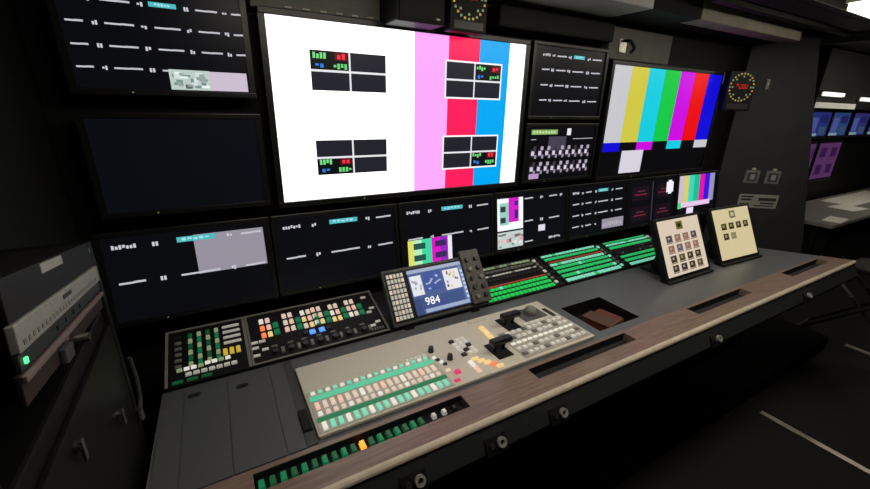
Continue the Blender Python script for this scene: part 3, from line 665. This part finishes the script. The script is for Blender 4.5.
# ---------------------------------------------------------------- the next bay, seen past the bulkhead
fd = thing('far_desk', 'grey desk in the next bay beyond the bulkhead', 'desk', (5.8, 1.35, Z(-1.62)))
def fk(name, bm, mat):
    o = obj(name, bm, mat, fd); o.matrix_parent_inverse = Matrix.Translation((-5.8, -1.35, -Z(-1.62))); return o
fk('desk_top', B((4.35, 7.4, 1.10, 1.62, Z(-.88), Z(-.85)), bev=.004), M('far_desk_grey', (120, 118, 114), .5))
fk('front_panel', B((4.4, 7.35, 1.2, 1.23, Z(-1.55), Z(-.88))), BLACK)
for x in (4.45, 5.8, 7.2): fk('leg', B((x, x+.06, 1.14, 1.58, Z(-1.62), Z(-.88))), BLACK)
for i, (x, y, w_, d_, a) in enumerate(((4.62, 1.17, .26, .12, .1), (5.35, 1.3, .3, .2, -.1), (6.15, 1.43, 1.3, .26, .0), (6.45, 1.2, .5, .12, .0))):
    o = obj('paper_sheet', B((-w_/2, w_/2, -d_/2, d_/2, 0, .004)), M('paper', (225, 222, 214), .7), None, (x, y, Z(-.8495)), (0, 0, a))
    o['label'] = ['white paper at the near corner of the far desk', 'white paper in the middle of the far desk', 'broad white sheet along the back of the far desk', 'white sheet at the far right end of the far desk'][i]; o['category'] = 'paper'; o['group'] = 'papers on the far desk'
for i, (x, c) in enumerate(((4.98, (70, 80, 190)), (5.46, (70, 110, 190)), (5.98, (80, 80, 180)), (6.5, (70, 100, 185)))):
    rc = [(.03, .05, .97, .95, c, .28), (.1, .2, .4, .75, (110, 125, 220), .35), (.5, .55, .9, .85, (45, 50, 130), .4), (.05, .05, .5, .16, (150, 190, 205), .5), (.55, .1, .9, .4, (90, 120, 170), .3)]
    monitor('far_monitor', ['blue lit monitor nearest the bulkhead in the next bay', 'blue lit monitor second from the bulkhead in the next bay', 'blue lit monitor third from the bulkhead in the next bay', 'blue lit monitor farthest right in the next bay'][i], 'monitor', x, -.2, .44, .235, rc, group='blue monitors in the next bay', lamp=False)
for i, (x, w_) in enumerate(((5.0, .16), (5.42, .56))):
    rc = [(.03, .03, .97, .97, (120, 70, 130), .4)]
    for u in (.15, .6):
        for v in (.15, .6): rc.append((u, v, u+.25, v+.25, (62, 26, 80), .6))
    monitor('far_monitor', ['narrow purple screen beside the bulkhead in the next bay', 'wide purple screen with four dark squares in the next bay'][i], 'monitor', x, -.62, w_, .37, rc, group='purple screens in the next bay', lamp=False)
t = thing('far_cabinet', 'dark overhead cabinet with a white front strip in the next bay', 'cabinet', (5.9, 1.6, Z(.11)))
obj('body', B((-1.45, 1.5, -.1, .08, .08, .4), bev=.004), DARK, t); obj('front_strip', B((-1.44, -.6, -.115, -.1, -.055, -.01), bev=.002), M('strip_white_glow', (225, 222, 212), .5, emit=(225, 220, 205), es=.35, noise=0), t)  # white board given a glow of its own, standing for light on it
obj('rear_board', B((-1.45, 1.5, -.1, .08, -.055, .08)), DARK, t)
for i, (x, z) in enumerate(((4.66, .15), (5.52, .13))):
    t = thing('strip_light', ['white strip light under the far cabinet beside the bulkhead', 'white strip light under the far cabinet at the right edge of the photo'][i], 'light', (x, 1.47, Z(z)), group='strip lights in the next bay')
    obj('tube', B((-.17, .22, -.012, .012, 0, .03), bev=.005), glow('strip_tube', (255, 250, 240), 1.4), t); obj('holder', B((-.19, .24, .012, .029, -.004, .036)), STEEL, t)
# folding stool beyond the right end of the desk
t = thing('folding_stool', 'black folding stool with splayed legs, coloured dark in shade and pale where lit, beyond the right end of the desk', 'stool', (3.95, .67, Z(-1.62)))
obj('seat', B((-.17, .17, -.16, .16, .6, .635), bev=.012), RUBBER, t)
sd = M('stool_shade_dark', (22, 22, 22), .5)
for sx in (-.15, .15):
    for s_ in (-1, 1):
        o = sx+.012*s_; bm = bmesh.new(); cyl(bm, (o, -.33*s_, .012), (o, .26*s_, .6), .011, 10); lg = obj('leg', bm, sd, t)
        bm = bmesh.new(); cyl(bm, (o, .07*s_, .41), (o, .17*s_, .51), .013, 10); obj('lit_stretch', bm, M('stool_lit_steel', (120, 120, 118), .4, .6), lg)  # lit stretch of the leg as a paler piece; rest coloured dark for shade
for y in (-.31, .31):
    bm = bmesh.new(); cyl(bm, (-.16, y, .034), (.16, y, .034), .009, 10); obj('crossbar', bm, sd, t)
